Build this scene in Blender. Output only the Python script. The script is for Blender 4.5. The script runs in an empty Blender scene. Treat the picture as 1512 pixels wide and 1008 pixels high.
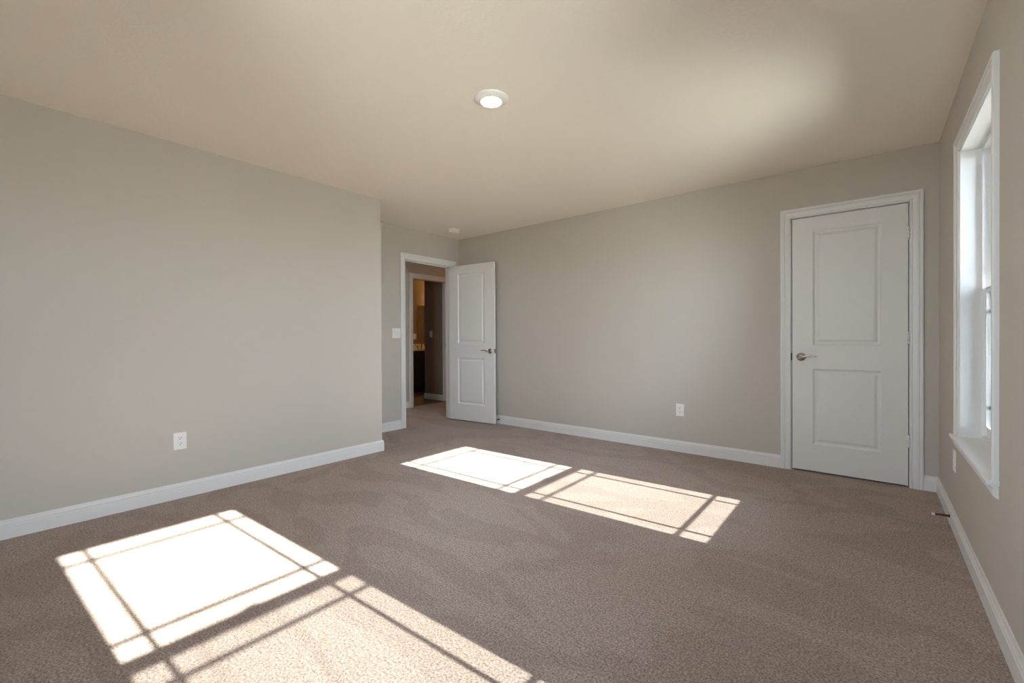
import bpy, math, random
from mathutils import Matrix, Vector

PI = math.pi
SC = bpy.context.scene
COL = SC.collection

# ------------------------------------------------------------------ camera
F_PX, YAW, PITCH, ROLL, CAM_H, CY = 651.8, 39.217, 0.347, -0.296, 1.092, 502.42


def add_camera():
    a, b, r = map(math.radians, (YAW, PITCH, ROLL))
    f = Vector((-math.sin(a) * math.cos(b), math.cos(a) * math.cos(b), -math.sin(b)))
    rt = Vector((math.cos(a), math.sin(a), 0))
    up = rt.cross(f)
    rt, up = rt * math.cos(r) + up * math.sin(r), -rt * math.sin(r) + up * math.cos(r)
    cd = bpy.data.cameras.new('camera')
    cd.sensor_width = 36
    cd.lens = F_PX / 1512 * 36
    cd.shift_y = -(504 - CY) / 1512
    cd.clip_start = 0.02
    o = bpy.data.objects.new('camera', cd)
    COL.objects.link(o)
    m = Matrix((rt, up, -f)).transposed().to_4x4()
    m.translation = (0, 0, CAM_H)
    o.matrix_world = m
    SC.camera = o


add_camera()

# ------------------------------------------------------------------ light
SUN_T, SUN_SLOPE = 0.552, 0.038          # fall per metre inwards, drift along the wall
SUN_STRENGTH = 43.0
SKY_STRENGTH = 30.5
EXPOSURE = 0.0

SC.view_settings.view_transform = 'Standard'
SC.view_settings.look = 'None'
SC.view_settings.gamma = 1
SC.view_settings.use_curve_mapping = False
SC.view_settings.exposure = EXPOSURE
SC.cycles.use_denoising = True
SC.cycles.max_bounces = 16
SC.cycles.diffuse_bounces = 10
SC.cycles.glossy_bounces = 6
SC.cycles.transparent_max_bounces = 16
SC.cycles.caustics_reflective = False
SC.cycles.caustics_refractive = False
SC.cycles.sample_clamp_indirect = 12

w = bpy.data.worlds.new('sky')
SC.world = w
w.use_nodes = True
nt = w.node_tree
nt.nodes.clear()
wo = nt.nodes.new('ShaderNodeOutputWorld')
wb = nt.nodes.new('ShaderNodeBackground')
# clear winter sky: pale at the horizon, blue overhead
wc = nt.nodes.new('ShaderNodeTexCoord')
wx = nt.nodes.new('ShaderNodeSeparateXYZ')
wr = nt.nodes.new('ShaderNodeValToRGB')
nt.links.new(wc.outputs['Generated'], wx.inputs[0])
nt.links.new(wx.outputs['Z'], wr.inputs[0])
wr.color_ramp.elements[0].position = 0.0
wr.color_ramp.elements[0].color = (0.77, 0.865, 1.0, 1)
wr.color_ramp.elements[1].position = 0.6
wr.color_ramp.elements[1].color = (0.66, 0.78, 1.0, 1)
wb.inputs['Strength'].default_value = SKY_STRENGTH
nt.links.new(wr.outputs[0], wb.inputs['Color'])
nt.links.new(wb.outputs[0], wo.inputs['Surface'])

sd = bpy.data.lights.new('sun', 'SUN')
sd.energy = SUN_STRENGTH
sd.angle = math.radians(0.45)
sd.color = (1.0, 0.935, 0.86)
so = bpy.data.objects.new('sun', sd)
COL.objects.link(so)
so.location = (8, 3, 6)
so.rotation_euler = Vector((-1, -SUN_SLOPE, -SUN_T)).to_track_quat('-Z', 'Y').to_euler()

# ------------------------------------------------------------------ room numbers (metres)
H = 2.44
XL, YC, XA, YB, XR, YR = -3.699, 2.524, -4.4185, 4.256, 0.361, -0.45
WT = 0.12                                # inner wall thickness
XO = 0.52                                # outer face of the window wall
XH = -5.632                              # hall wall with the bathroom doorway
XB = -7.60                               # bathroom wall behind the vanity
WIN_C, WIN_HALF = 2.886, 0.4375          # window opening: centre and half width
WIN_STEP = -2.088                        # the second window
FILL_WINDOWS = [-1.05]                  # unseen window added behind the viewer to light the back wall
WZ0, WZ1 = 0.556, 2.072                  # opening sill and head
DC0, DC1, DCZ = -0.514, 0.206, 2.052     # closet door opening
DA0, DA1, DAZ = 3.356, 4.125, 2.055      # bedroom door opening in the alcove wall
DB0, DB1, DBZ = 4.425, 5.15, 2.045       # bathroom doorway in the hall wall


# ------------------------------------------------------------------ materials
def mat(name, col, rough=0.5, metal=0.0, spec=0.5):
    m = bpy.data.materials.new(name)
    m.use_nodes = True
    b = m.node_tree.nodes['Principled BSDF']
    b.inputs['Base Color'].default_value = (*col, 1)
    b.inputs['Roughness'].default_value = rough
    b.inputs['Metallic'].default_value = metal
    b.inputs['Specular IOR Level'].default_value = spec
    return m


def nodes_of(m):
    return m.node_tree.nodes, m.node_tree.links, m.node_tree.nodes['Principled BSDF']


def add_noise(m, scale, detail=2.0, rough=0.5, dist=0.0, stretch=None):
    n, l, b = nodes_of(m)
    tc = n.new('ShaderNodeTexCoord')
    t = n.new('ShaderNodeTexNoise')
    t.inputs['Scale'].default_value = scale
    t.inputs['Detail'].default_value = detail
    t.inputs['Roughness'].default_value = rough
    t.inputs['Distortion'].default_value = dist
    if stretch:
        mp = n.new('ShaderNodeMapping')
        mp.inputs['Rotation'].default_value = (0, 0, stretch[0])
        mp.inputs['Scale'].default_value = stretch[1]
        l.new(tc.outputs['Object'], mp.inputs['Vector'])
        l.new(mp.outputs[0], t.inputs['Vector'])
    else:
        l.new(tc.outputs['Object'], t.inputs['Vector'])
    return t


def add_bump(m, tex, strength, distance):
    n, l, b = nodes_of(m)
    bp = n.new('ShaderNodeBump')
    bp.inputs['Strength'].default_value = strength
    bp.inputs['Distance'].default_value = distance
    l.new(tex.outputs[0], bp.inputs['Height'])
    l.new(bp.outputs[0], b.inputs['Normal'])


def ramp(m, tex, p0, c0, p1, c1):
    n, l, b = nodes_of(m)
    r = n.new('ShaderNodeValToRGB')
    r.color_ramp.elements[0].position = p0
    r.color_ramp.elements[0].color = (*c0, 1)
    r.color_ramp.elements[1].position = p1
    r.color_ramp.elements[1].color = (*c1, 1)
    l.new(tex.outputs[0], r.inputs[0])
    return r


def mult(m, a, b_):
    n, l, b = nodes_of(m)
    x = n.new('ShaderNodeMix')
    x.data_type = 'RGBA'
    x.blend_type = 'MULTIPLY'
    x.inputs[0].default_value = 1
    l.new(a.outputs[0] if a.bl_idname != 'ShaderNodeMix' else a.outputs[2], x.inputs[6])
    l.new(b_.outputs[0] if b_.bl_idname != 'ShaderNodeMix' else b_.outputs[2], x.inputs[7])
    return x


WALL_C = (0.540, 0.507, 0.462)
M_WALL = mat('greige_wall_paint', WALL_C, 0.85, spec=0.25)
add_bump(M_WALL, add_noise(M_WALL, 130, 2), 0.06, 0.004)
M_BATH = mat('dimmed_bathroom_paint', (0.27, 0.215, 0.165), 0.8, spec=0.25)  # darker than the bedroom paint, so the dim bathroom light is in the colour
M_CEIL = mat('textured_ceiling_paint', (0.86, 0.805, 0.725), 0.95, spec=0.15)
_t = add_noise(M_CEIL, 22, 4, 0.55, 1.2)
_r = ramp(M_CEIL, _t, 0.50, (0, 0, 0), 0.60, (1, 1, 1))
add_bump(M_CEIL, _r, 0.16, 0.003)
M_TRIM = mat('white_trim_paint', (0.76, 0.76, 0.755), 0.38, spec=0.4)
M_DOOR = mat('white_door_paint', (0.74, 0.735, 0.72), 0.42, spec=0.4)
add_bump(M_DOOR, add_noise(M_DOOR, 60, 3, 0.6, 0, (0, (6, 6, 0.6))), 0.05, 0.002)
M_VINYL = mat('white_window_vinyl', (0.82, 0.82, 0.82), 0.32)
M_PLASTIC = mat('white_plastic', (0.84, 0.83, 0.815), 0.3)
M_SLOT = mat('dark_slot', (0.03, 0.03, 0.03), 0.6)
M_NICKEL = mat('brushed_nickel', (0.45, 0.40, 0.34), 0.25, 1.0)
add_bump(M_NICKEL, add_noise(M_NICKEL, 400, 2), 0.03, 0.001)
M_STEEL = mat('dark_latch_metal', (0.22, 0.21, 0.20), 0.4, 0.9)
M_STRIKE = mat('blackened_strike_metal', (0.05, 0.047, 0.043), 0.55, 0.3)
M_BRONZE = mat('spring_bronze', (0.10, 0.075, 0.05), 0.4, 0.9)
M_RUBBER = mat('white_rubber', (0.80, 0.78, 0.74), 0.5)
M_GAP = mat('closet_darkness', (0.10, 0.095, 0.09), 0.9)
M_ESPRESSO = mat('espresso_cabinet', (0.012, 0.010, 0.009), 0.45)
M_COUNTER = mat('cream_countertop', (0.72, 0.66, 0.56), 0.25)
add_bump(M_COUNTER, add_noise(M_COUNTER, 40, 2), 0.02, 0.001)
M_SIDING = mat('exterior_siding', (0.55, 0.52, 0.47), 0.8)
M_LAWN = mat('lightened_lawn', (0.27, 0.26, 0.17), 1.0, spec=0.1)
_r = ramp(M_LAWN, add_noise(M_LAWN, 0.6, 5), 0.3, (0.50, 0.44, 0.34), 0.7, (0.62, 0.55, 0.43))  # tones raised well above grass to bounce light onto the ceiling
nodes_of(M_LAWN)[1].new(_r.outputs[0], M_LAWN.node_tree.nodes['Principled BSDF'].inputs['Base Color'])
M_MIRROR = mat('mirror_glass', (0.85, 0.85, 0.85), 0.02, 1.0)
M_VFLOOR = mat('dark_vinyl_floor', (0.16, 0.11, 0.08), 0.5)
_r = ramp(M_VFLOOR, add_noise(M_VFLOOR, 9, 4, 0.6, 0, (0, (1, 8, 1))), 0.35, (0.09, 0.06, 0.045), 0.7, (0.18, 0.13, 0.095))
nodes_of(M_VFLOOR)[1].new(_r.outputs[0], M_VFLOOR.node_tree.nodes['Principled BSDF'].inputs['Base Color'])

# carpet: fine twisted pile, speckled taupe, with lanes of pile laid the other way
M_CARPET = mat('taupe_carpet', (0.3, 0.24, 0.2), 1.0, spec=0.05)
CP = 1.40
_sp = ramp(M_CARPET, add_noise(M_CARPET, 120, 4, 0.78), 0.36, (0.145 * CP, 0.106 * CP, 0.085 * CP), 0.64, (0.470 * CP, 0.385 * CP, 0.335 * CP))
_md = ramp(M_CARPET, add_noise(M_CARPET, 26, 3, 0.7), 0.30, (0.84, 0.84, 0.84), 0.70, (1.0, 1.0, 1.0))
_tr = ramp(M_CARPET, add_noise(M_CARPET, 1.15, 2.0, 0.45, 2.2, (0.5, (0.8, 1.5, 1))), 0.47, (0.905, 0.89, 0.88), 0.51, (1.0, 1.0, 1.0))
_mx = mult(M_CARPET, mult(M_CARPET, _sp, _md), _tr)
_n, _l, _b = nodes_of(M_CARPET)
_l.new(_mx.outputs[2], _b.inputs['Base Color'])
_b.inputs['Sheen Weight'].default_value = 0.15
_b.inputs['Sheen Roughness'].default_value = 0.6
add_bump(M_CARPET, add_noise(M_CARPET, 130, 4, 0.75), 0.9, 0.006)


def mixed(name, col, fac, shader, **kw):
    m = bpy.data.materials.new(name)
    m.use_nodes = True
    n, l = m.node_tree.nodes, m.node_tree.links
    n.clear()
    out = n.new('ShaderNodeOutputMaterial')
    mx = n.new('ShaderNodeMixShader')
    tr = n.new('ShaderNodeBsdfTransparent')
    tr.inputs['Color'].default_value = (*col, 1)
    sh = n.new(shader)
    for k, v in kw.items():
        sh.inputs[k].default_value = v
    if fac is None:
        fr = n.new('ShaderNodeFresnel')
        fr.inputs['IOR'].default_value = 1.45
        l.new(fr.outputs[0], mx.inputs[0])
    else:
        mx.inputs[0].default_value = fac
    l.new(tr.outputs[0], mx.inputs[1])
    l.new(sh.outputs[0], mx.inputs[2])
    l.new(mx.outputs[0], out.inputs['Surface'])
    return m


M_GLASS = mixed('window_glass', (0.90, 0.93, 0.92), None, 'ShaderNodeBsdfGlossy', Roughness=0.02)
M_SCREEN = mixed('insect_mesh', (1, 1, 1), 0.57, 'ShaderNodeBsdfDiffuse', Color=(0.10, 0.10, 0.10, 1))


def emit(name, col, strength):
    m = bpy.data.materials.new(name)
    m.use_nodes = True
    b = m.node_tree.nodes['Principled BSDF']
    b.inputs['Base Color'].default_value = (0.8, 0.8, 0.8, 1)
    b.inputs['Emission Color'].default_value = (*col, 1)
    b.inputs['Emission Strength'].default_value = strength
    return m


M_LENS = emit('lit_lens', (1.0, 0.60, 0.32), 140)
M_HALL_LENS = emit('lit_hall_lens', (1.0, 0.50, 0.20), 22)
M_BULB = emit('lit_vanity_globe', (1.0, 0.54, 0.20), 50)


# ------------------------------------------------------------------ mesh helpers
class MB:
    def __init__(s):
        s.v, s.f, s.sm = [], [], []

    def add(s, vs, fs, smooth=False):
        o = len(s.v)
        s.v += [tuple(p) for p in vs]
        s.f += [tuple(i + o for i in f) for f in fs]
        s.sm += [smooth] * len(fs)
        return s

    def box(s, a, b):
        x0, y0, z0 = (min(p, q) for p, q in zip(a, b))
        x1, y1, z1 = (max(p, q) for p, q in zip(a, b))
        return s.add([(x0, y0, z0), (x1, y0, z0), (x1, y1, z0), (x0, y1, z0), (x0, y0, z1), (x1, y0, z1), (x1, y1, z1), (x0, y1, z1)],
                     [(0, 3, 2, 1), (4, 5, 6, 7), (0, 1, 5, 4), (1, 2, 6, 5), (2, 3, 7, 6), (3, 0, 4, 7)])

    def rings(s, rings, smooth=False, caps=True, close=False):
        n = len(rings[0])
        vs = [p for r in rings for p in r]
        fs = []
        m = len(rings)
        for k in range(m if close else m - 1):
            k2 = (k + 1) % m
            for i in range(n):
                j = (i + 1) % n
                fs.append((k * n + i, k * n + j, k2 * n + j, k2 * n + i))
        s.add(vs, fs, smooth)
        if caps and not close:
            s.add(rings[0], [tuple(reversed(range(n)))])
            s.add(rings[-1], [tuple(range(n))])
        return s

    def lathe(s, prof, centre, axis='z', seg=32, smooth=True):
        cx, cy, cz = centre
        rs = []
        for r, h in prof:
            ring = []
            for k in range(seg):
                a = 2 * PI * k / seg
                p, q = r * math.cos(a), r * math.sin(a)
                ring.append({'z': (cx + p, cy + q, cz + h), 'y': (cx + p, cy + h, cz + q), 'x': (cx + h, cy + p, cz + q)}[axis])
            rs.append(ring)
        return s.rings(rs, smooth)

    def tube(s, pts, rads, seg=12, flat=None):
        pts = [Vector(p) for p in pts]
        if not hasattr(rads, '__len__'):
            rads = [rads] * len(pts)
        rs = []
        ref = Vector((0, 0, 1))
        for k, p in enumerate(pts):
            d = (pts[min(k + 1, len(pts) - 1)] - pts[max(k - 1, 0)]).normalized()
            if abs(d.dot(ref)) > 0.95:
                ref = Vector((1, 0, 0)) if abs(d.x) < 0.9 else Vector((0, 1, 0))
            e = d.cross(ref).normalized()
            g = e.cross(d).normalized()
            fl = flat[k] if flat else 1
            rs.append([p + (e * math.cos(2 * PI * i / seg) * fl + g * math.sin(2 * PI * i / seg)) * rads[k] for i in range(seg)])
        return s.rings(rs, True)

    def build(s, name, m, parent=None, bevel=0.0, loc=None, rotz=None):
        me = bpy.data.meshes.new(name)
        me.from_pydata(s.v, [], s.f)
        me.polygons.foreach_set('use_smooth', s.sm)
        me.materials.append(m)
        import bmesh
        bm = bmesh.new()
        bm.from_mesh(me)
        bmesh.ops.remove_doubles(bm, verts=bm.verts, dist=1e-5)
        bmesh.ops.recalc_face_normals(bm, faces=bm.faces)
        bm.to_mesh(me)
        bm.free()
        me.update()
        o = bpy.data.objects.new(name, me)
        COL.objects.link(o)
        if parent is not None:
            o.parent = parent
        if loc is not None:
            o.location = loc
        if rotz is not None:
            o.rotation_euler = (0, 0, rotz)
        if bevel:
            bv = o.modifiers.new('bevel', 'BEVEL')
            bv.width = bevel
            bv.segments = 2
            bv.limit_method = 'ANGLE'
            bv.angle_limit = math.radians(40)
        return o


def empty(name, loc=(0, 0, 0), rotz=0.0):
    o = bpy.data.objects.new(name, None)
    COL.objects.link(o)
    o.location = loc
    o.rotation_euler = (0, 0, rotz)
    o.empty_display_size = 0.05
    return o


def tag(o, label, cat, kind=None, group=None):
    o['label'] = label
    o['category'] = cat
    if kind:
        o['kind'] = kind
    if group:
        o['group'] = group
    return o


def struct(o, label, cat):
    return tag(o, label, cat, 'structure')


def copy_tree(o, parent=None):
    c = o.copy()
    COL.objects.link(c)
    if parent is not None:
        c.parent = parent
    for ch in list(o.children):
        copy_tree(ch, c)
    return c


def wall_slab(axis, v0, v1, a0, a1, z0, z1, holes=()):
    """a wall whose thickness lies between v0 and v1 on AXIS, with rectangular openings"""
    mb = MB()

    def bx(p, q, r, t):
        if q - p > 1e-6 and t - r > 1e-6:
            if axis == 'x':
                mb.box((v0, p, r), (v1, q, t))
            else:
                mb.box((p, v0, r), (q, v1, t))
    cur = a0
    for (p, q, r, t) in sorted(holes):
        bx(cur, p, z0, z1)
        bx(p, q, z0, r)
        bx(p, q, t, z1)
        cur = q
    bx(cur, a1, z0, z1)
    return mb


# ------------------------------------------------------------------ shell
windows = [WIN_C, WIN_C + WIN_STEP]
whole = [(c - WIN_HALF, c + WIN_HALF, WZ0 - 0.02, WZ1) for c in windows]

o = MB().box((XH - 0.06, YR - 0.2, -0.06), (XO, 7.0, 0)).build('floor', M_CARPET)
struct(o, 'taupe cut pile carpet with vacuum tracks covering the bedroom and the hall', 'carpet')
o = MB().box((XH - 0.06, YR - 0.2, H), (XO, 7.0, H + 0.1)).build('ceiling', M_CEIL)
struct(o, 'warm white textured ceiling of the bedroom', 'ceiling')
mb = MB().box((XL - WT, YR, 0), (XL, YC, H)).box((XA - WT, YC - WT, 0), (XL - WT, YC, H))
o = mb.build('wall_left', M_WALL)
struct(o, 'long greige wall at the left ending in an outside corner', 'wall')
o = wall_slab('x', XA - WT, XA, YC, YB, 0, H, [(DA0 - 0.02, DA1 + 0.02, 0, DAZ + 0.02)]).build('wall_alcove', M_WALL)
struct(o, 'set back greige wall holding the open door to the hall', 'wall')
o = wall_slab('y', YB, YB + WT, XA - WT, XO, 0, H, [(DC0 - 0.02, DC1 + 0.02, 0, DCZ + 0.02)]).build('wall_back', M_WALL)
struct(o, 'wide greige wall facing the viewer, holding the closed closet door', 'wall')
o = wall_slab('x', XR, XO, YR - WT, YB, 0, H, whole).build('wall_right', M_WALL)
struct(o, 'shaded greige wall at the right holding the windows', 'wall')
o = wall_slab('y', YR - (XO - XR), YR, XL - WT, XR, 0, H, [(c - WIN_HALF, c + WIN_HALF, WZ0 - 0.02, WZ1) for c in FILL_WINDOWS]).build('wall_rear', M_WALL)
struct(o, 'greige wall closing the room behind the viewer', 'wall')
mb = MB().box((DC0 - 0.3, YB + WT + 0.55, 0), (XO, YB + WT + 0.6, H)).box((DC0 - 0.35, YB + WT, 0), (DC0 - 0.3, YB + WT + 0.6, H)).box((XO - 0.06, YB + WT, 0), (XO, YB + WT + 0.55, H))
struct(mb.build('wall_closet', M_GAP), 'dark closet walls behind the closed door', 'wall')

# hall and bathroom beyond
o = wall_slab('x', XH - WT, XH, 2.0, 7.0, 0, H, [(DB0 - 0.02, DB1 + 0.02, 0, DBZ + 0.02)]).build('wall_hall', M_WALL)
struct(o, 'greige hall wall with the doorway to the bathroom', 'wall')
mb = MB().box((XH, 2.0, 0), (XA - WT, 2.1, H)).box((XH, 6.4, 0), (XA - WT, 6.5, H)).box((XA - WT, YB + WT, 0), (XA, 6.4, H))
struct(mb.build('wall_hall_ends', M_WALL), 'greige walls closing both ends of the hall', 'wall')
PW = DB1 + 0.03
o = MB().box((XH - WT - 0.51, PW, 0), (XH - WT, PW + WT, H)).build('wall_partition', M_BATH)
struct(o, 'partition wall just inside the bathroom, its dimness put into the paint', 'wall')
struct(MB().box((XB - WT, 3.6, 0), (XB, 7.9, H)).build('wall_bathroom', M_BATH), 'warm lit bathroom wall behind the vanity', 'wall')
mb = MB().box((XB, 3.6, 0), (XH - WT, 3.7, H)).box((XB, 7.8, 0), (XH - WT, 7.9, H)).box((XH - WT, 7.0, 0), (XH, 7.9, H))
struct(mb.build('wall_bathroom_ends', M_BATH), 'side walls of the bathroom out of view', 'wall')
o = MB().box((XB, 3.7, -0.06), (XH - 0.06, 7.8, 0.004)).build('bathroom_floor', M_VFLOOR)
struct(o, 'dark brown wood look vinyl floor in the bathroom', 'floor')
o = MB().box((XB - WT, 3.6, H), (XH - 0.06, 7.9, H + 0.1)).build('bathroom_ceiling', M_CEIL)
struct(o, 'bathroom ceiling beyond the hall', 'ceiling')

# outdoors
o = MB().box((XB - 1, -40, -0.55), (60, 40, -0.45)).build('ground', M_LAWN)
struct(o, 'lawn outside the windows, lightened to bounce light indoors', 'ground')

# ------------------------------------------------------------------ baseboards
BB = [(0, 0), (0.014, 0), (0.014, 0.070), (0.0105, 0.073), (0.0105, 0.077), (0.0135, 0.080), (0.0125, 0.087), (0.0085, 0.0925), (0.0085, 0.0955), (0.0070, 0.0985), (0.006, 0.105), (0, 0.105)]


def baseboard(name, p, q, n, s0, s1, label):
    """run from p to q (plan), n = plan normal into the room; s = +1 inside mitre, -1 outside mitre, 0 square"""
    p, q, n = Vector(p), Vector(q), Vector(n)
    d = (q - p).normalized()
    r0 = [(*(p + d * s0 * t + n * t), z) for t, z in BB]
    r1 = [(*(q - d * s1 * t + n * t), z) for t, z in BB]
    o = MB().rings([r0, r1]).build(name, M_TRIM)
    return struct(o, label, 'baseboard')


CW = 0.072                               # casing width
baseboard('baseboard_left', (XL, YR), (XL, YC), (1, 0), 1, -1, 'white baseboard along the long left wall')
baseboard('baseboard_return', (XL, YC), (XA, YC), (0, 1), -1, 1, 'white baseboard on the short return behind the left wall corner')
baseboard('baseboard_alcove', (XA, YC), (XA, DA0 - CW - 0.004), (1, 0), 1, 0, 'short white baseboard under the light switch')
baseboard('baseboard_back', (XA + 0.02, YB), (DC0 - CW - 0.004, YB), (0, -1), 0, 0, 'white baseboard along the back wall')
baseboard('baseboard_corner', (DC1 + CW + 0.004, YB), (XR, YB), (0, -1), 0, 1, 'tiny white baseboard piece between closet casing and window wall')
baseboard('baseboard_right', (XR, YB), (XR, YR), (-1, 0), 1, 1, 'white baseboard along the window wall')
baseboard('baseboard_rear', (XR, YR), (XL, YR), (0, 1), 1, 1, 'white baseboard behind the viewer')
baseboard('baseboard_hall', (XH, 2.1), (XH, DB0 - CW - 0.004), (1, 0), 0, 0, 'white baseboard in the hall left of the bathroom doorway')
baseboard('baseboard_partition', (XH - WT, PW), (XH - WT - 0.51, PW), (0, -1), 0, -1, 'white baseboard on the bathroom partition wall')

# ------------------------------------------------------------------ door casings and jambs
CAS = [(0, 0), (0, 0.008), (0.003, 0.0110), (0.010, 0.0120), (0.0125, 0.0085), (0.016, 0.0085), (0.030, 0.0115), (0.039, 0.0125), (0.041, 0.0165),
       (0.047, 0.0170), (0.049, 0.0135), (0.052, 0.0135), (0.054, 0.0185), (0.066, 0.0190), (0.070, 0.0175), (CW, 0.013), (CW, 0)]


def casing_rings(mb, place, u0, u1, z0, z1, rv=0.004):
    u0, u1, z1 = u0 - rv, u1 + rv, z1 + rv
    path = [(u0, z0, -1, 0), (u0, z1, -1, 1), (u1, z1, 1, 1), (u1, z0, 1, 0)]
    mb.rings([[place(u + du * w_, t, z + dz * w_) for w_, t in CAS] for u, z, du, dz in path])
    return mb


def jamb_mb(place, u0, u1, zt, depth, tk=0.019, stop=(0.037, 0.05)):
    """liner of an opening: place(u, t, z) with t negative into the wall"""
    mb = MB()

    def bx(a, b):
        c = [place(*p) for p in (a, b)]
        mb.box(c[0], c[1])
    for (p, q) in ((u0 - tk, u0), (u1, u1 + tk)):
        bx((p, 0, 0), (q, -depth, zt))
    bx((u0 - tk, 0, zt), (u1 + tk, -depth, zt + tk))
    if stop:
        s0, s1 = stop
        bx((u0, -s0, 0), (u0 + 0.011, -s1 - 0.02, zt - 0.011))
        bx((u1 - 0.011, -s0, 0), (u1, -s1 - 0.02, zt - 0.011))
        bx((u0, -s0, zt - 0.011), (u1, -s1 - 0.02, zt))
    return mb


P_BACK = lambda u, t, z: (u, YB - t, z)
P_ALC = lambda u, t, z: (XA + t, u, z)
P_HALL = lambda u, t, z: (XH + t, u, z)
P_HALLB = lambda u, t, z: (XA - WT - t, u, z)

mb = jamb_mb(P_BACK, DC0, DC1, DCZ, WT)
casing_rings(mb, P_BACK, DC0, DC1, 0, DCZ)
struct(mb.build('trim_1', M_TRIM), 'white moulded casing around the closed closet door', 'door casing')
mb = jamb_mb(P_ALC, DA0, DA1, DAZ, WT)
casing_rings(mb, P_ALC, DA0, DA1, 0, DAZ)
casing_rings(mb, P_HALLB, DA0, DA1, 0, DAZ)
struct(mb.build('trim_2', M_TRIM), 'white moulded casing around the opening to the hall', 'door casing')
mb = jamb_mb(P_HALL, DB0, DB1, DBZ, WT, stop=None)
casing_rings(mb, P_HALL, DB0, DB1, 0, DBZ)
o = struct(mb.build('trim_3', M_TRIM), 'white casing around the bathroom doorway across the hall', 'door casing')
MB().box((XH - 0.030, DB1 - 0.014, 0.93), (XH - 0.004, DB1 + 0.001, 1.00)).build('strike_plate', M_STRIKE, o)


# ------------------------------------------------------------------ doors
def door_mesh(W, Ht, panels, T=0.035):
    """two-panel moulded leaf, x 0..W, z 0..Ht, faces at y=0 (front) and y=-T"""
    mb = MB()
    rr = [(0, 0), (0.003, 0.003), (0.012, 0.0100), (0.018, 0.0115), (0.024, 0.0115), (0.040, 0.0042), (0.044, 0.0030)]
    for side in (0, 1):
        Y = (lambda d: -d) if side == 0 else (lambda d: -T + d)
        xs = [0, panels[0][0], panels[0][1], W]
        zs = [0] + [z for p in panels for z in p[2:]] + [Ht]
        for i in range(3):
            for j in range(len(zs) - 1):
                if i == 1 and j % 2 == 1:
                    x0, x1, z0, z1 = xs[1], xs[2], zs[j], zs[j + 1]
                    rings = [[(x0 + o_, Y(d), z0 + o_), (x1 - o_, Y(d), z0 + o_), (x1 - o_, Y(d), z1 - o_), (x0 + o_, Y(d), z1 - o_)] for o_, d in rr]
                    mb.rings(rings, caps=False)
                    mb.add(rings[-1], [(0, 1, 2, 3)])
                else:
                    mb.add([(xs[i], Y(0), zs[j]), (xs[i + 1], Y(0), zs[j]), (xs[i + 1], Y(0), zs[j + 1]), (xs[i], Y(0), zs[j + 1])], [(0, 1, 2, 3)])
    # edges, split where the faces are split so the skin closes
    xs = [0, panels[0][0], panels[0][1], W]
    zs = [0] + [z for p in panels for z in p[2:]] + [Ht]
    for i in range(3):
        for z in (0, Ht):
            mb.add([(xs[i], 0, z), (xs[i + 1], 0, z), (xs[i + 1], -T, z), (xs[i], -T, z)], [(0, 1, 2, 3)])
    for j in range(len(zs) - 1):
        for x in (0, W):
            mb.add([(x, 0, zs[j]), (x, 0, zs[j + 1]), (x, -T, zs[j + 1]), (x, -T, zs[j])], [(0, 1, 2, 3)])
    return mb


def door_handle(parent, x, z, sgn, y0=0.0, ny=1.0, m=None):
    """round rose and wave lever; lever runs towards sgn*x, ny = out of the face"""
    h = MB().lathe([(0.0005, 0.0135 * ny), (0.014, 0.0130 * ny), (0.021, 0.0105 * ny), (0.027, 0.0065 * ny), (0.0315, 0.0045 * ny), (0.033, 0.0025 * ny), (0.033, 0.0)],
                   (x, y0, z), 'y', 40).build('door_handle', m or M_NICKEL, parent)
    pts, rad, fl = [], [], []
    for k in range(7):
        a = k / 6
        pts.append((x, y0 + ny * (0.012 + 0.034 * a), z))
        rad.append(0.0105 - 0.002 * a)
        fl.append(1)
    for k in range(1, 5):
        a = k / 4 * PI / 2
        pts.append((x + sgn * 0.012 * (1 - math.cos(a)), y0 + ny * (0.046 + 0.010 * math.sin(a)), z))
        rad.append(0.0085)
        fl.append(1)
    for k in range(1, 17):
        t = k / 16
        pts.append((x + sgn * (0.012 + 0.098 * t), y0 + ny * (0.056 + 0.004 * t), z + 0.0085 * math.sin(-0.55 + t * 3.6) + 0.0045))
        rad.append(0.0085 - 0.0028 * t if k < 16 else 0.003)
        fl.append(1 + 0.15 * t)
    MB().tube(pts, rad, 14, fl).build('lever', m or M_NICKEL, h)
    return h


def hinge(parent, x, y, z, Lh=0.089):
    mb = MB()
    for k in range(5):
        mb.lathe([(0.0065, 0), (0.0075, 0.0008), (0.0075, Lh / 5 - 0.0016), (0.0060, Lh / 5 - 0.0006)], (x, y, z - Lh / 2 + k * Lh / 5), 'z', 16)
    mb.lathe([(0.0006, 0.0045), (0.003, 0.004), (0.0045, 0.001), (0.0045, 0)], (x, y, z + Lh / 2 - 0.0004), 'z', 12)
    mb.box((x + 0.001, y - 0.0065, z - Lh / 2), (x + 0.010, y - 0.0035, z + Lh / 2))
    o = mb.build('hinge', M_TRIM, parent)
    return o


# closet door, closed: hinges at the viewer's right
LW, LZ, LH = 0.708, 0.014, 2.030
d1 = door_mesh(LW, LH, [(0.145, LW - 0.139, 0.212, 0.818), (0.145, LW - 0.139, 1.006, 1.918)]).build('door_1', M_DOOR, None, 0.0, (DC1 - 0.006, YB - 0.0, LZ), PI)
struct(d1, 'closed white two panel closet door beside the window wall', 'door')
door_handle(d1, 0.647, 0.911, -1)
for hz in (0.318, 1.063, 1.812):
    hinge(d1, -0.003, 0.0075, hz)
o = MB().box((LW + 0.0008, -0.012, 0.882), (LW + 0.0095, 0.0016, 0.942)).build('strike_plate', M_STRIKE, d1)

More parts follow.
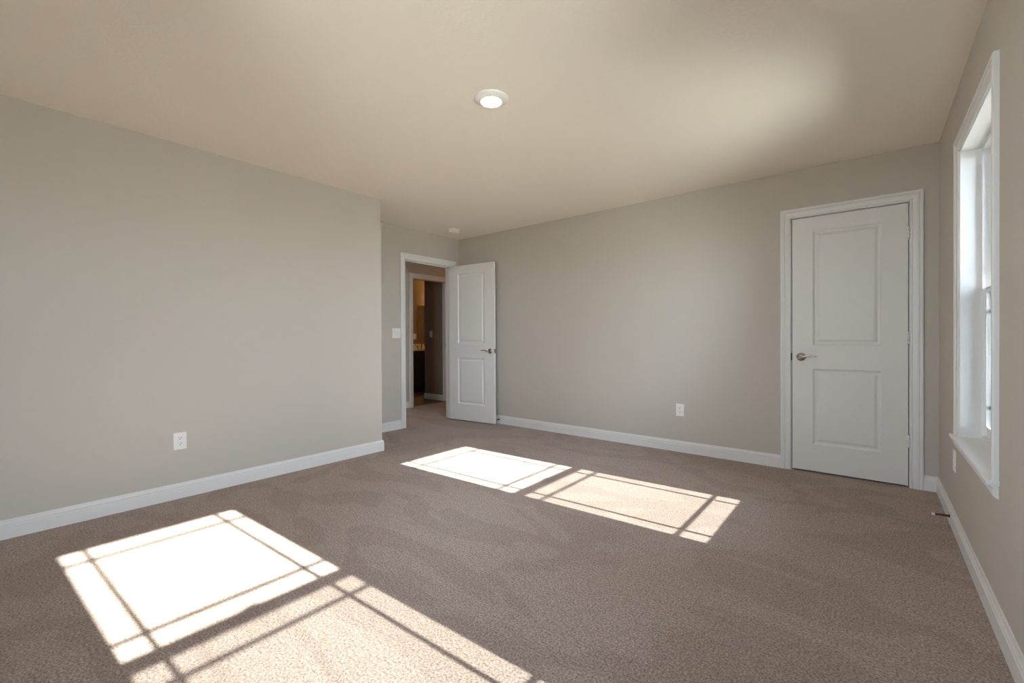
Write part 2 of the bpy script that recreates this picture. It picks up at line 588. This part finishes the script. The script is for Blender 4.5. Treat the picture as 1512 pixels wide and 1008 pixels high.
# bedroom door, swung open against the back wall
ANG = math.radians(5.7)
LW2 = 0.738
fx, fy = -3.662, 4.131                    # front face at the free edge
d2 = door_mesh(LW2, LH, [(0.150, LW2 - 0.150, 0.212, 0.818), (0.150, LW2 - 0.150, 1.006, 1.918)]).build('door_2', M_DOOR, None, 0.0, (fx, fy, LZ), PI + ANG)
struct(d2, 'open white two panel bedroom door standing in front of the back wall', 'door')
door_handle(d2, 0.062, 0.911, 1)
door_handle(d2, 0.062, 0.911, 1, -0.035, -1)
MB().box((-0.0012, -0.030, 0.882), (0.0006, -0.005, 0.940)).box((-0.009, -0.024, 0.902), (0, -0.011, 0.920)).build('latch_plate', M_STEEL, d2)
for hz in (0.318, 1.063, 1.812):
    hinge(d2, LW2 + 0.004, -0.041, hz)


# ------------------------------------------------------------------ windows
def window(idx, loc, rotz, label):
    root = empty(f'window_{idx}', loc, rotz)
    struct(root, label, 'window')
    # local frame of the root: x towards outdoors, y along the wall, z above the sill
    hw, hh = WIN_HALF, WZ1 - WZ0
    D = 0.078                            # depth of the jamb before the vinyl frame
    # jamb extension
    mb = MB()
    mb.box((-0.001, -hw, 0), (D, -hw + 0.012, hh)).box((-0.001, hw - 0.012, 0), (D, hw, hh)).box((-0.001, -hw + 0.012, hh - 0.012), (D, hw - 0.012, hh))
    mb.build('jamb', M_TRIM, root)
    # casing: two sides and a head
    cb = MB()
    casing_rings(cb, lambda u, t, z: (-t, u, z), -hw + 0.012, hw - 0.012, 0.0, hh - 0.012)
    cb.build('casing', M_TRIM, root)
    # stool with rounded nose and apron under it
    e = hw - 0.012 + CW + 0.012
    prof = [(D, 0), (-0.030, 0), (-0.0345, -0.003), (-0.036, -0.009), (-0.0345, -0.015), (-0.030, -0.018), (0.0, -0.018)]
    prof_in = [(D, 0), (0.0, 0), (0.0, -0.018), (D, -0.018)]
    st = MB()
    st.rings([[(x, y, z) for x, z in prof[1:]] + [(0, y, 0)] for y in (-e, e)])
    st.rings([[(x, y, z) for x, z in prof_in] for y in (-hw, hw)])
    st.build('window_stool', M_TRIM, root, 0.0)
    ap = [(0, -0.018), (-0.022, -0.018), (-0.022, -0.024), (-0.017, -0.028), (-0.015, -0.036), (-0.018, -0.040), (-0.018, -0.052), (-0.014, -0.060), (-0.007, -0.066), (0, -0.068)]
    MB().rings([[(x, y, z) for x, z in ap] for y in (-e + 0.012, e - 0.012)]).build('apron', M_TRIM, root)
    # vinyl frame
    fo = XO - XR
    fw = 0.026
    mb = MB()
    for s in (-1, 1):
        mb.box((D, s * hw, -0.018), (fo, s * (hw - fw), hh))
    mb.box((D, -hw + fw, hh - fw), (fo, hw - fw, hh))
    mb.box((D, -hw + fw, -0.018), (fo, hw - fw, 0.020))
    mb.build('window_frame', M_VINYL, root, 0.002)
    # sashes
    mid = WMID - WZ0
    inset = 0.096

    def sash(name, x0, x1, z0, z1, rb, rt):
        g = 0.0195                       # stile inside the frame
        ya, yb = -hw + fw, hw - fw
        m_ = MB()
        m_.box((x0, ya, z0), (x1, ya + g, z1)).box((x0, yb - g, z0), (x1, yb, z1))
        m_.box((x0, ya + g, z0), (x1, yb - g, z0 + rb)).box((x0, ya + g, z1 - rt), (x1, yb - g, z1))
        s_ = m_.build(name, M_VINYL, root, 0.002)
        xm = (x0 + x1) / 2
        ga, gb, gz0, gz1 = ya + g, yb - g, z0 + rb, z1 - rt
        gl = MB().box((xm - 0.002, ga, gz0), (xm + 0.002, gb, gz1)).build('glass_pane', M_GLASS, s_)
        k = MB()
        for yy in (ga + inset, gb - inset):
            k.box((xm + 0.004, yy - 0.010, gz0), (xm + 0.010, yy + 0.010, gz1))
        for zz in (gz0 + inset, gz1 - inset):
            k.box((xm + 0.0045, ga, zz - 0.0085), (xm + 0.0095, gb, zz + 0.0085))
        k.build('muntin_grid', M_VINYL, s_, 0.001)
        return s_
    lo = sash('lower_sash', D + 0.012, D + 0.036, 0.020, mid + 0.010, 0.050, 0.022)
    up = sash('upper_sash', D + 0.040, D + 0.064, mid - 0.012, hh - fw, 0.027, UP_RAIL)
    # sash lock on the meeting rail and the tilt latch on the upper stile
    MB().box((D + 0.012, -0.03, mid + 0.010), (D + 0.034, 0.03, mid + 0.017)).box((D + 0.016, -0.008, mid + 0.017), (D + 0.03, 0.034, mid + 0.024)).build('sash_lock', M_VINYL, lo, 0.002)
    for s in (-1, 1):
        MB().box((D + 0.033, s * (hw - fw - 0.017), mid + 0.09), (D + 0.040, s * (hw - fw - 0.005), mid + 0.125)).build('vent_latch', M_PLASTIC, up, 0.001)
    # outside half screen over the lower sash
    sc = MB()
    xs = D + 0.068
    ya, yb = -hw + fw, hw - fw
    sc.box((xs, ya, 0.020), (xs + 0.008, ya + 0.014, mid)).box((xs, yb - 0.014, 0.020), (xs + 0.008, yb, mid))
    sc.box((xs, ya + 0.014, 0.020), (xs + 0.008, yb - 0.014, 0.034)).box((xs, ya + 0.014, mid - 0.010), (xs + 0.008, yb - 0.014, mid))
    s_ = sc.build('screen_frame', M_VINYL, root)
    MB().add([(xs + 0.004, ya + 0.012, 0.032), (xs + 0.004, yb - 0.012, 0.032), (xs + 0.004, yb - 0.012, mid - 0.008), (xs + 0.004, ya + 0.012, mid - 0.008)], [(0, 1, 2, 3)]).build('insect_screen', M_SCREEN, s_)
    return root


WMID = 1.322
UP_RAIL = 0.020
window(1, (XR, windows[0], WZ0), 0, 'tall white double hung window with grille at the right edge')
window(2, (XR, windows[1], WZ0), 0, 'second white double hung window out of view beside the viewer')
for i, c in enumerate(FILL_WINDOWS):
    window(3 + i, (c, YR, WZ0), -PI / 2, 'unseen double hung window added behind the viewer to light the back wall')
spots = [(XO + 0.01, c, 0) for c in windows] + [(c, YR - (XO - XR) - 0.01, 1) for c in FILL_WINDOWS]
for px, py, rear in spots:
    ld = bpy.data.lights.new('window_portal', 'AREA')
    ld.shape = 'RECTANGLE'
    ld.size, ld.size_y = WIN_HALF * 2, WZ1 - WZ0
    ld.cycles.is_portal = True
    lo_ = bpy.data.objects.new('window_portal', ld)
    COL.objects.link(lo_)
    lo_.location = (px, py, (WZ0 + WZ1) / 2)
    lo_.rotation_euler = Vector((0, 1, 0) if rear else (-1, 0, 0)).to_track_quat('-Z', 'Y').to_euler()


# ------------------------------------------------------------------ outlets and switches  (local: x along wall, y out of wall, z up)
def plate_mb(w_, h_, t=0.0055, e=0.0035):
    a, b = w_ / 2, h_ / 2
    return MB().rings([[(sx * (a - o_), y, sz * (b - o_)) for sx, sz in ((-1, -1), (1, -1), (1, 1), (-1, 1))] for o_, y in ((0, 0), (0, t * 0.45), (e * 0.4, t * 0.8), (e, t))])


def outlet(loc, rotz, label, group=None):
    r = empty('wall_outlet', loc, rotz)
    tag(r, label, 'outlet', group=group)
    plate_mb(0.076, 0.118).build('cover_plate', M_PLASTIC, r)
    for s in (1, -1):
        zc = s * 0.0195
        ring = []
        for k in range(28):
            a = 2 * PI * k / 28
            ring.append((0.0168 * math.cos(a), max(-0.0135, min(0.0135, 0.0168 * math.sin(a)))))
        rec = MB().rings([[(x, 0.0055, zc + z) for x, z in ring], [(x, 0.0075, zc + z) for x, z in ring], [(x * 0.94, 0.0082, zc + z * 0.94) for x, z in ring]]).build('receptacle', M_PLASTIC, r)
        sl = MB()
        sl.box((-0.0075, 0.0080, zc - 0.001), (-0.0050, 0.0086, zc + 0.0085)).box((0.0050, 0.0080, zc + 0.0005), (0.0072, 0.0086, zc + 0.0075))
        sl.lathe([(0.0028, 0.0080), (0.0028, 0.0086)], (0, 0, zc - 0.0068), 'y', 14)
        sl.build('slots', M_SLOT, rec)
    MB().lathe([(0.0028, 0.0055), (0.0028, 0.0068), (0.0015, 0.0071)], (0, 0, 0), 'y', 12).build('screw', M_PLASTIC, r)
    return r


def switch(loc, rotz, gangs, label):
    r = empty('light_switch', loc, rotz)
    tag(r, label, 'light switch')
    W_ = 0.046 * (gangs - 1) + 0.074
    plate_mb(W_, 0.118).build('cover_plate', M_PLASTIC, r)
    for k in range(gangs):
        xc = (k - (gangs - 1) / 2) * 0.046
        mb = MB()
        mb.rings([[(xc + sx * 0.0165, 0.0055, sz * 0.0335) for sx, sz in ((-1, -1), (1, -1), (1, 1), (-1, 1))],
                  [(xc - 0.0160, 0.0095, -0.0330), (xc + 0.0160, 0.0095, -0.0330), (xc + 0.0160, 0.0068, 0.0330), (xc - 0.0160, 0.0068, 0.0330)]])
        mb.build('rocker', M_PLASTIC, r)
    return r


outlet((XL, 0.905, 0.393), -PI / 2, 'white outlet low on the long left wall')
outlet((-1.416, YB, 0.398), PI, 'white outlet low on the back wall left of the closet door')
outlet((XR, 3.50, 0.385), PI / 2, 'white outlet on the window wall under the window corner')
switch((XA, 3.2225, 1.154), -PI / 2, 2, 'white double rocker switch beside the opening to the hall')
switch((-6.09, PW, 1.165), PI, 1, 'dim single switch on the bathroom partition wall')


# ------------------------------------------------------------------ door stops
def door_stop(loc, rotz, label):
    r = empty('door_stop', loc, rotz)
    tag(r, label, 'door stop')
    MB().lathe([(0.0005, 0.0), (0.010, 0.0), (0.010, 0.002), (0.006, 0.008), (0.0005, 0.008)], (0, 0, 0), 'y', 20).build('base', M_BRONZE, r)
    pts = []
    n_ = 14
    for k in range(n_ * 10 + 1):
        a = 2 * PI * k / 10
        t = k / (n_ * 10)
        pts.append(((0.0052 - 0.0014 * t) * math.cos(a), 0.006 + 0.058 * t, (0.0052 - 0.0014 * t) * math.sin(a) - 0.004 * t * t))
    MB().tube(pts, 0.0017, 6).build('spring', M_BRONZE, r)
    MB().lathe([(0.0005, 0.062), (0.0055, 0.062), (0.0068, 0.066), (0.0068, 0.074), (0.0055, 0.077), (0.0005, 0.077)], (0, 0, -0.004), 'y', 18).build('rubber_tip', M_RUBBER, r)
    return r


door_stop((XR - 0.014, 3.565, 0.050), PI / 2, 'spring door stop with white tip on the window wall baseboard')
door_stop((-3.676, YB - 0.014, 0.055), PI, 'spring door stop behind the open bedroom door')

# ------------------------------------------------------------------ ceiling fixtures
LX, LY = -1.664, 1.865
r = tag(empty('recessed_light', (LX, LY, H)), 'lit round ceiling light in the middle of the bedroom ceiling', 'ceiling light')
MB().lathe([(0.096, 0.0), (0.096, -0.004), (0.092, -0.008), (0.078, -0.015), (0.062, -0.0205), (0.0575, -0.0205), (0.0575, -0.015)], (0, 0, 0), 'z', 56).build('trim_ring', M_PLASTIC, r)
MB().lathe([(0.0005, -0.0225), (0.03, -0.0222), (0.050, -0.0210), (0.0575, -0.0190), (0.0575, -0.014)], (0, 0, 0), 'z', 48).build('lens', M_LENS, r)

r = tag(empty('smoke_detector', (-4.02, 3.80, H)), 'small white smoke detector on the ceiling above the open door', 'smoke detector')
MB().lathe([(0.067, 0.0), (0.067, -0.012), (0.063, -0.0145), (0.0005, -0.0145)], (0, 0, 0), 'z', 40).build('base', M_PLASTIC, r)
MB().lathe([(0.0005, -0.0150), (0.052, -0.0150), (0.052, -0.0185), (0.062, -0.0195), (0.061, -0.038), (0.055, -0.045), (0.030, -0.048), (0.0005, -0.0485)], (0, 0, 0), 'z', 40).build('cover', M_PLASTIC, r)

r = tag(empty('ceiling_light', (-5.05, 5.95, H)), 'warm flush ceiling light in the hall out of view', 'ceiling light')
MB().lathe([(0.15, 0), (0.15, -0.02), (0.145, -0.025)], (0, 0, 0), 'z', 40).build('trim_ring', M_PLASTIC, r)
MB().lathe([(0.14, -0.02), (0.135, -0.04), (0.09, -0.065), (0.0005, -0.075)], (0, 0, 0), 'z', 40).build('lens', M_HALL_LENS, r)

# ------------------------------------------------------------------ bathroom vanity
VX, VY0, VY1, VZ = -7.02, 5.35, 7.25, 0.84
r = tag(empty('bathroom_vanity', (VX, VY0, 0)), 'dark espresso vanity with cream countertop seen through the doorways', 'vanity')
mb = MB().box((-0.05, 0, 0.004), (XB - VX + 0.002, VY1 - VY0, 0.10)).box((0, 0, 0.10), (XB - VX + 0.002, VY1 - VY0, VZ))
mb.build('cabinet', M_ESPRESSO, r)
for k in range(4):
    y0 = 0.02 + k * (VY1 - VY0 - 0.02) / 4
    y1 = y0 + (VY1 - VY0 - 0.02) / 4 - 0.02
    d_ = MB().box((0, y0, 0.13), (0.018, y1, VZ - 0.03)).box((0.018, y0, 0.13), (0.024, y0 + 0.05, VZ - 0.03)).box((0.018, y1 - 0.05, 0.13), (0.024, y1, VZ - 0.03)) \
        .box((0.018, y0 + 0.05, 0.13), (0.024, y1 - 0.05, 0.18)).box((0.018, y0 + 0.05, VZ - 0.08), (0.024, y1 - 0.05, VZ - 0.03)).build('door', M_ESPRESSO, r)
ct = MB().box((0.03, -0.01, VZ), (XB - VX + 0.002, VY1 - VY0 + 0.01, VZ + 0.032)).box((XB - VX + 0.002, -0.01, VZ + 0.032), (XB - VX + 0.022, VY1 - VY0 + 0.01, VZ + 0.13)).build('countertop', M_COUNTER, r, 0.003)
FY = 6.10 - VY0
pts = [(-0.46, FY, VZ + 0.032), (-0.46, FY, VZ + 0.09)]
for k in range(1, 13):
    a = PI * k / 12
    pts.append((-0.46 + 0.055 * (1 - math.cos(a)), FY, VZ + 0.09 + 0.055 * math.sin(a)))
pts.append((-0.35, FY, VZ + 0.07))
fa = MB().tube(pts, 0.011, 12).lathe([(0.026, 0), (0.026, 0.006), (0.014, 0.012), (0.012, 0.03)], (-0.46, FY, VZ + 0.032), 'z', 20).build('faucet', M_BRONZE, r)
for s in (-1, 1):
    MB().lathe([(0.02, 0), (0.02, 0.006), (0.011, 0.012), (0.010, 0.045), (0.0005, 0.048)], (-0.46, FY + s * 0.10, VZ + 0.032), 'z', 16).tube(
        [(-0.46, FY + s * 0.10, VZ + 0.07), (-0.46, FY + s * 0.15, VZ + 0.085)], [0.007, 0.005], 10).build('faucet_handle', M_BRONZE, fa)

r = tag(empty('vanity_mirror', (XB, 6.09, 1.02)), 'frameless mirror on the warm bathroom wall above the vanity', 'mirror')
MB().box((0, 0, 0), (0.006, 1.10, 0.78)).build('mirror_glass', M_MIRROR, r)
outlet((XB, 6.015, 1.13), -PI / 2, 'tiny white outlet beside the bathroom mirror')

r = tag(empty('vanity_light', (XB, 6.75, 2.06)), 'warm globe vanity light over the bathroom mirror', 'wall lamp')
MB().box((0, -0.3, -0.05), (0.025, 0.3, 0.05)).build('backplate', M_NICKEL, r, 0.004)
for k in (-1, 0, 1):
    MB().tube([(0.02, k * 0.2, 0), (0.08, k * 0.2, 0), (0.10, k * 0.2, -0.02)], 0.008, 10).build('arm', M_NICKEL, r)
    MB().lathe([(0.02, 0), (0.05, -0.03), (0.062, -0.07), (0.05, -0.11), (0.02, -0.13), (0.0005, -0.132)], (0.10, k * 0.2, -0.02), 'z', 24).build('lamp_shade', M_BULB, r)
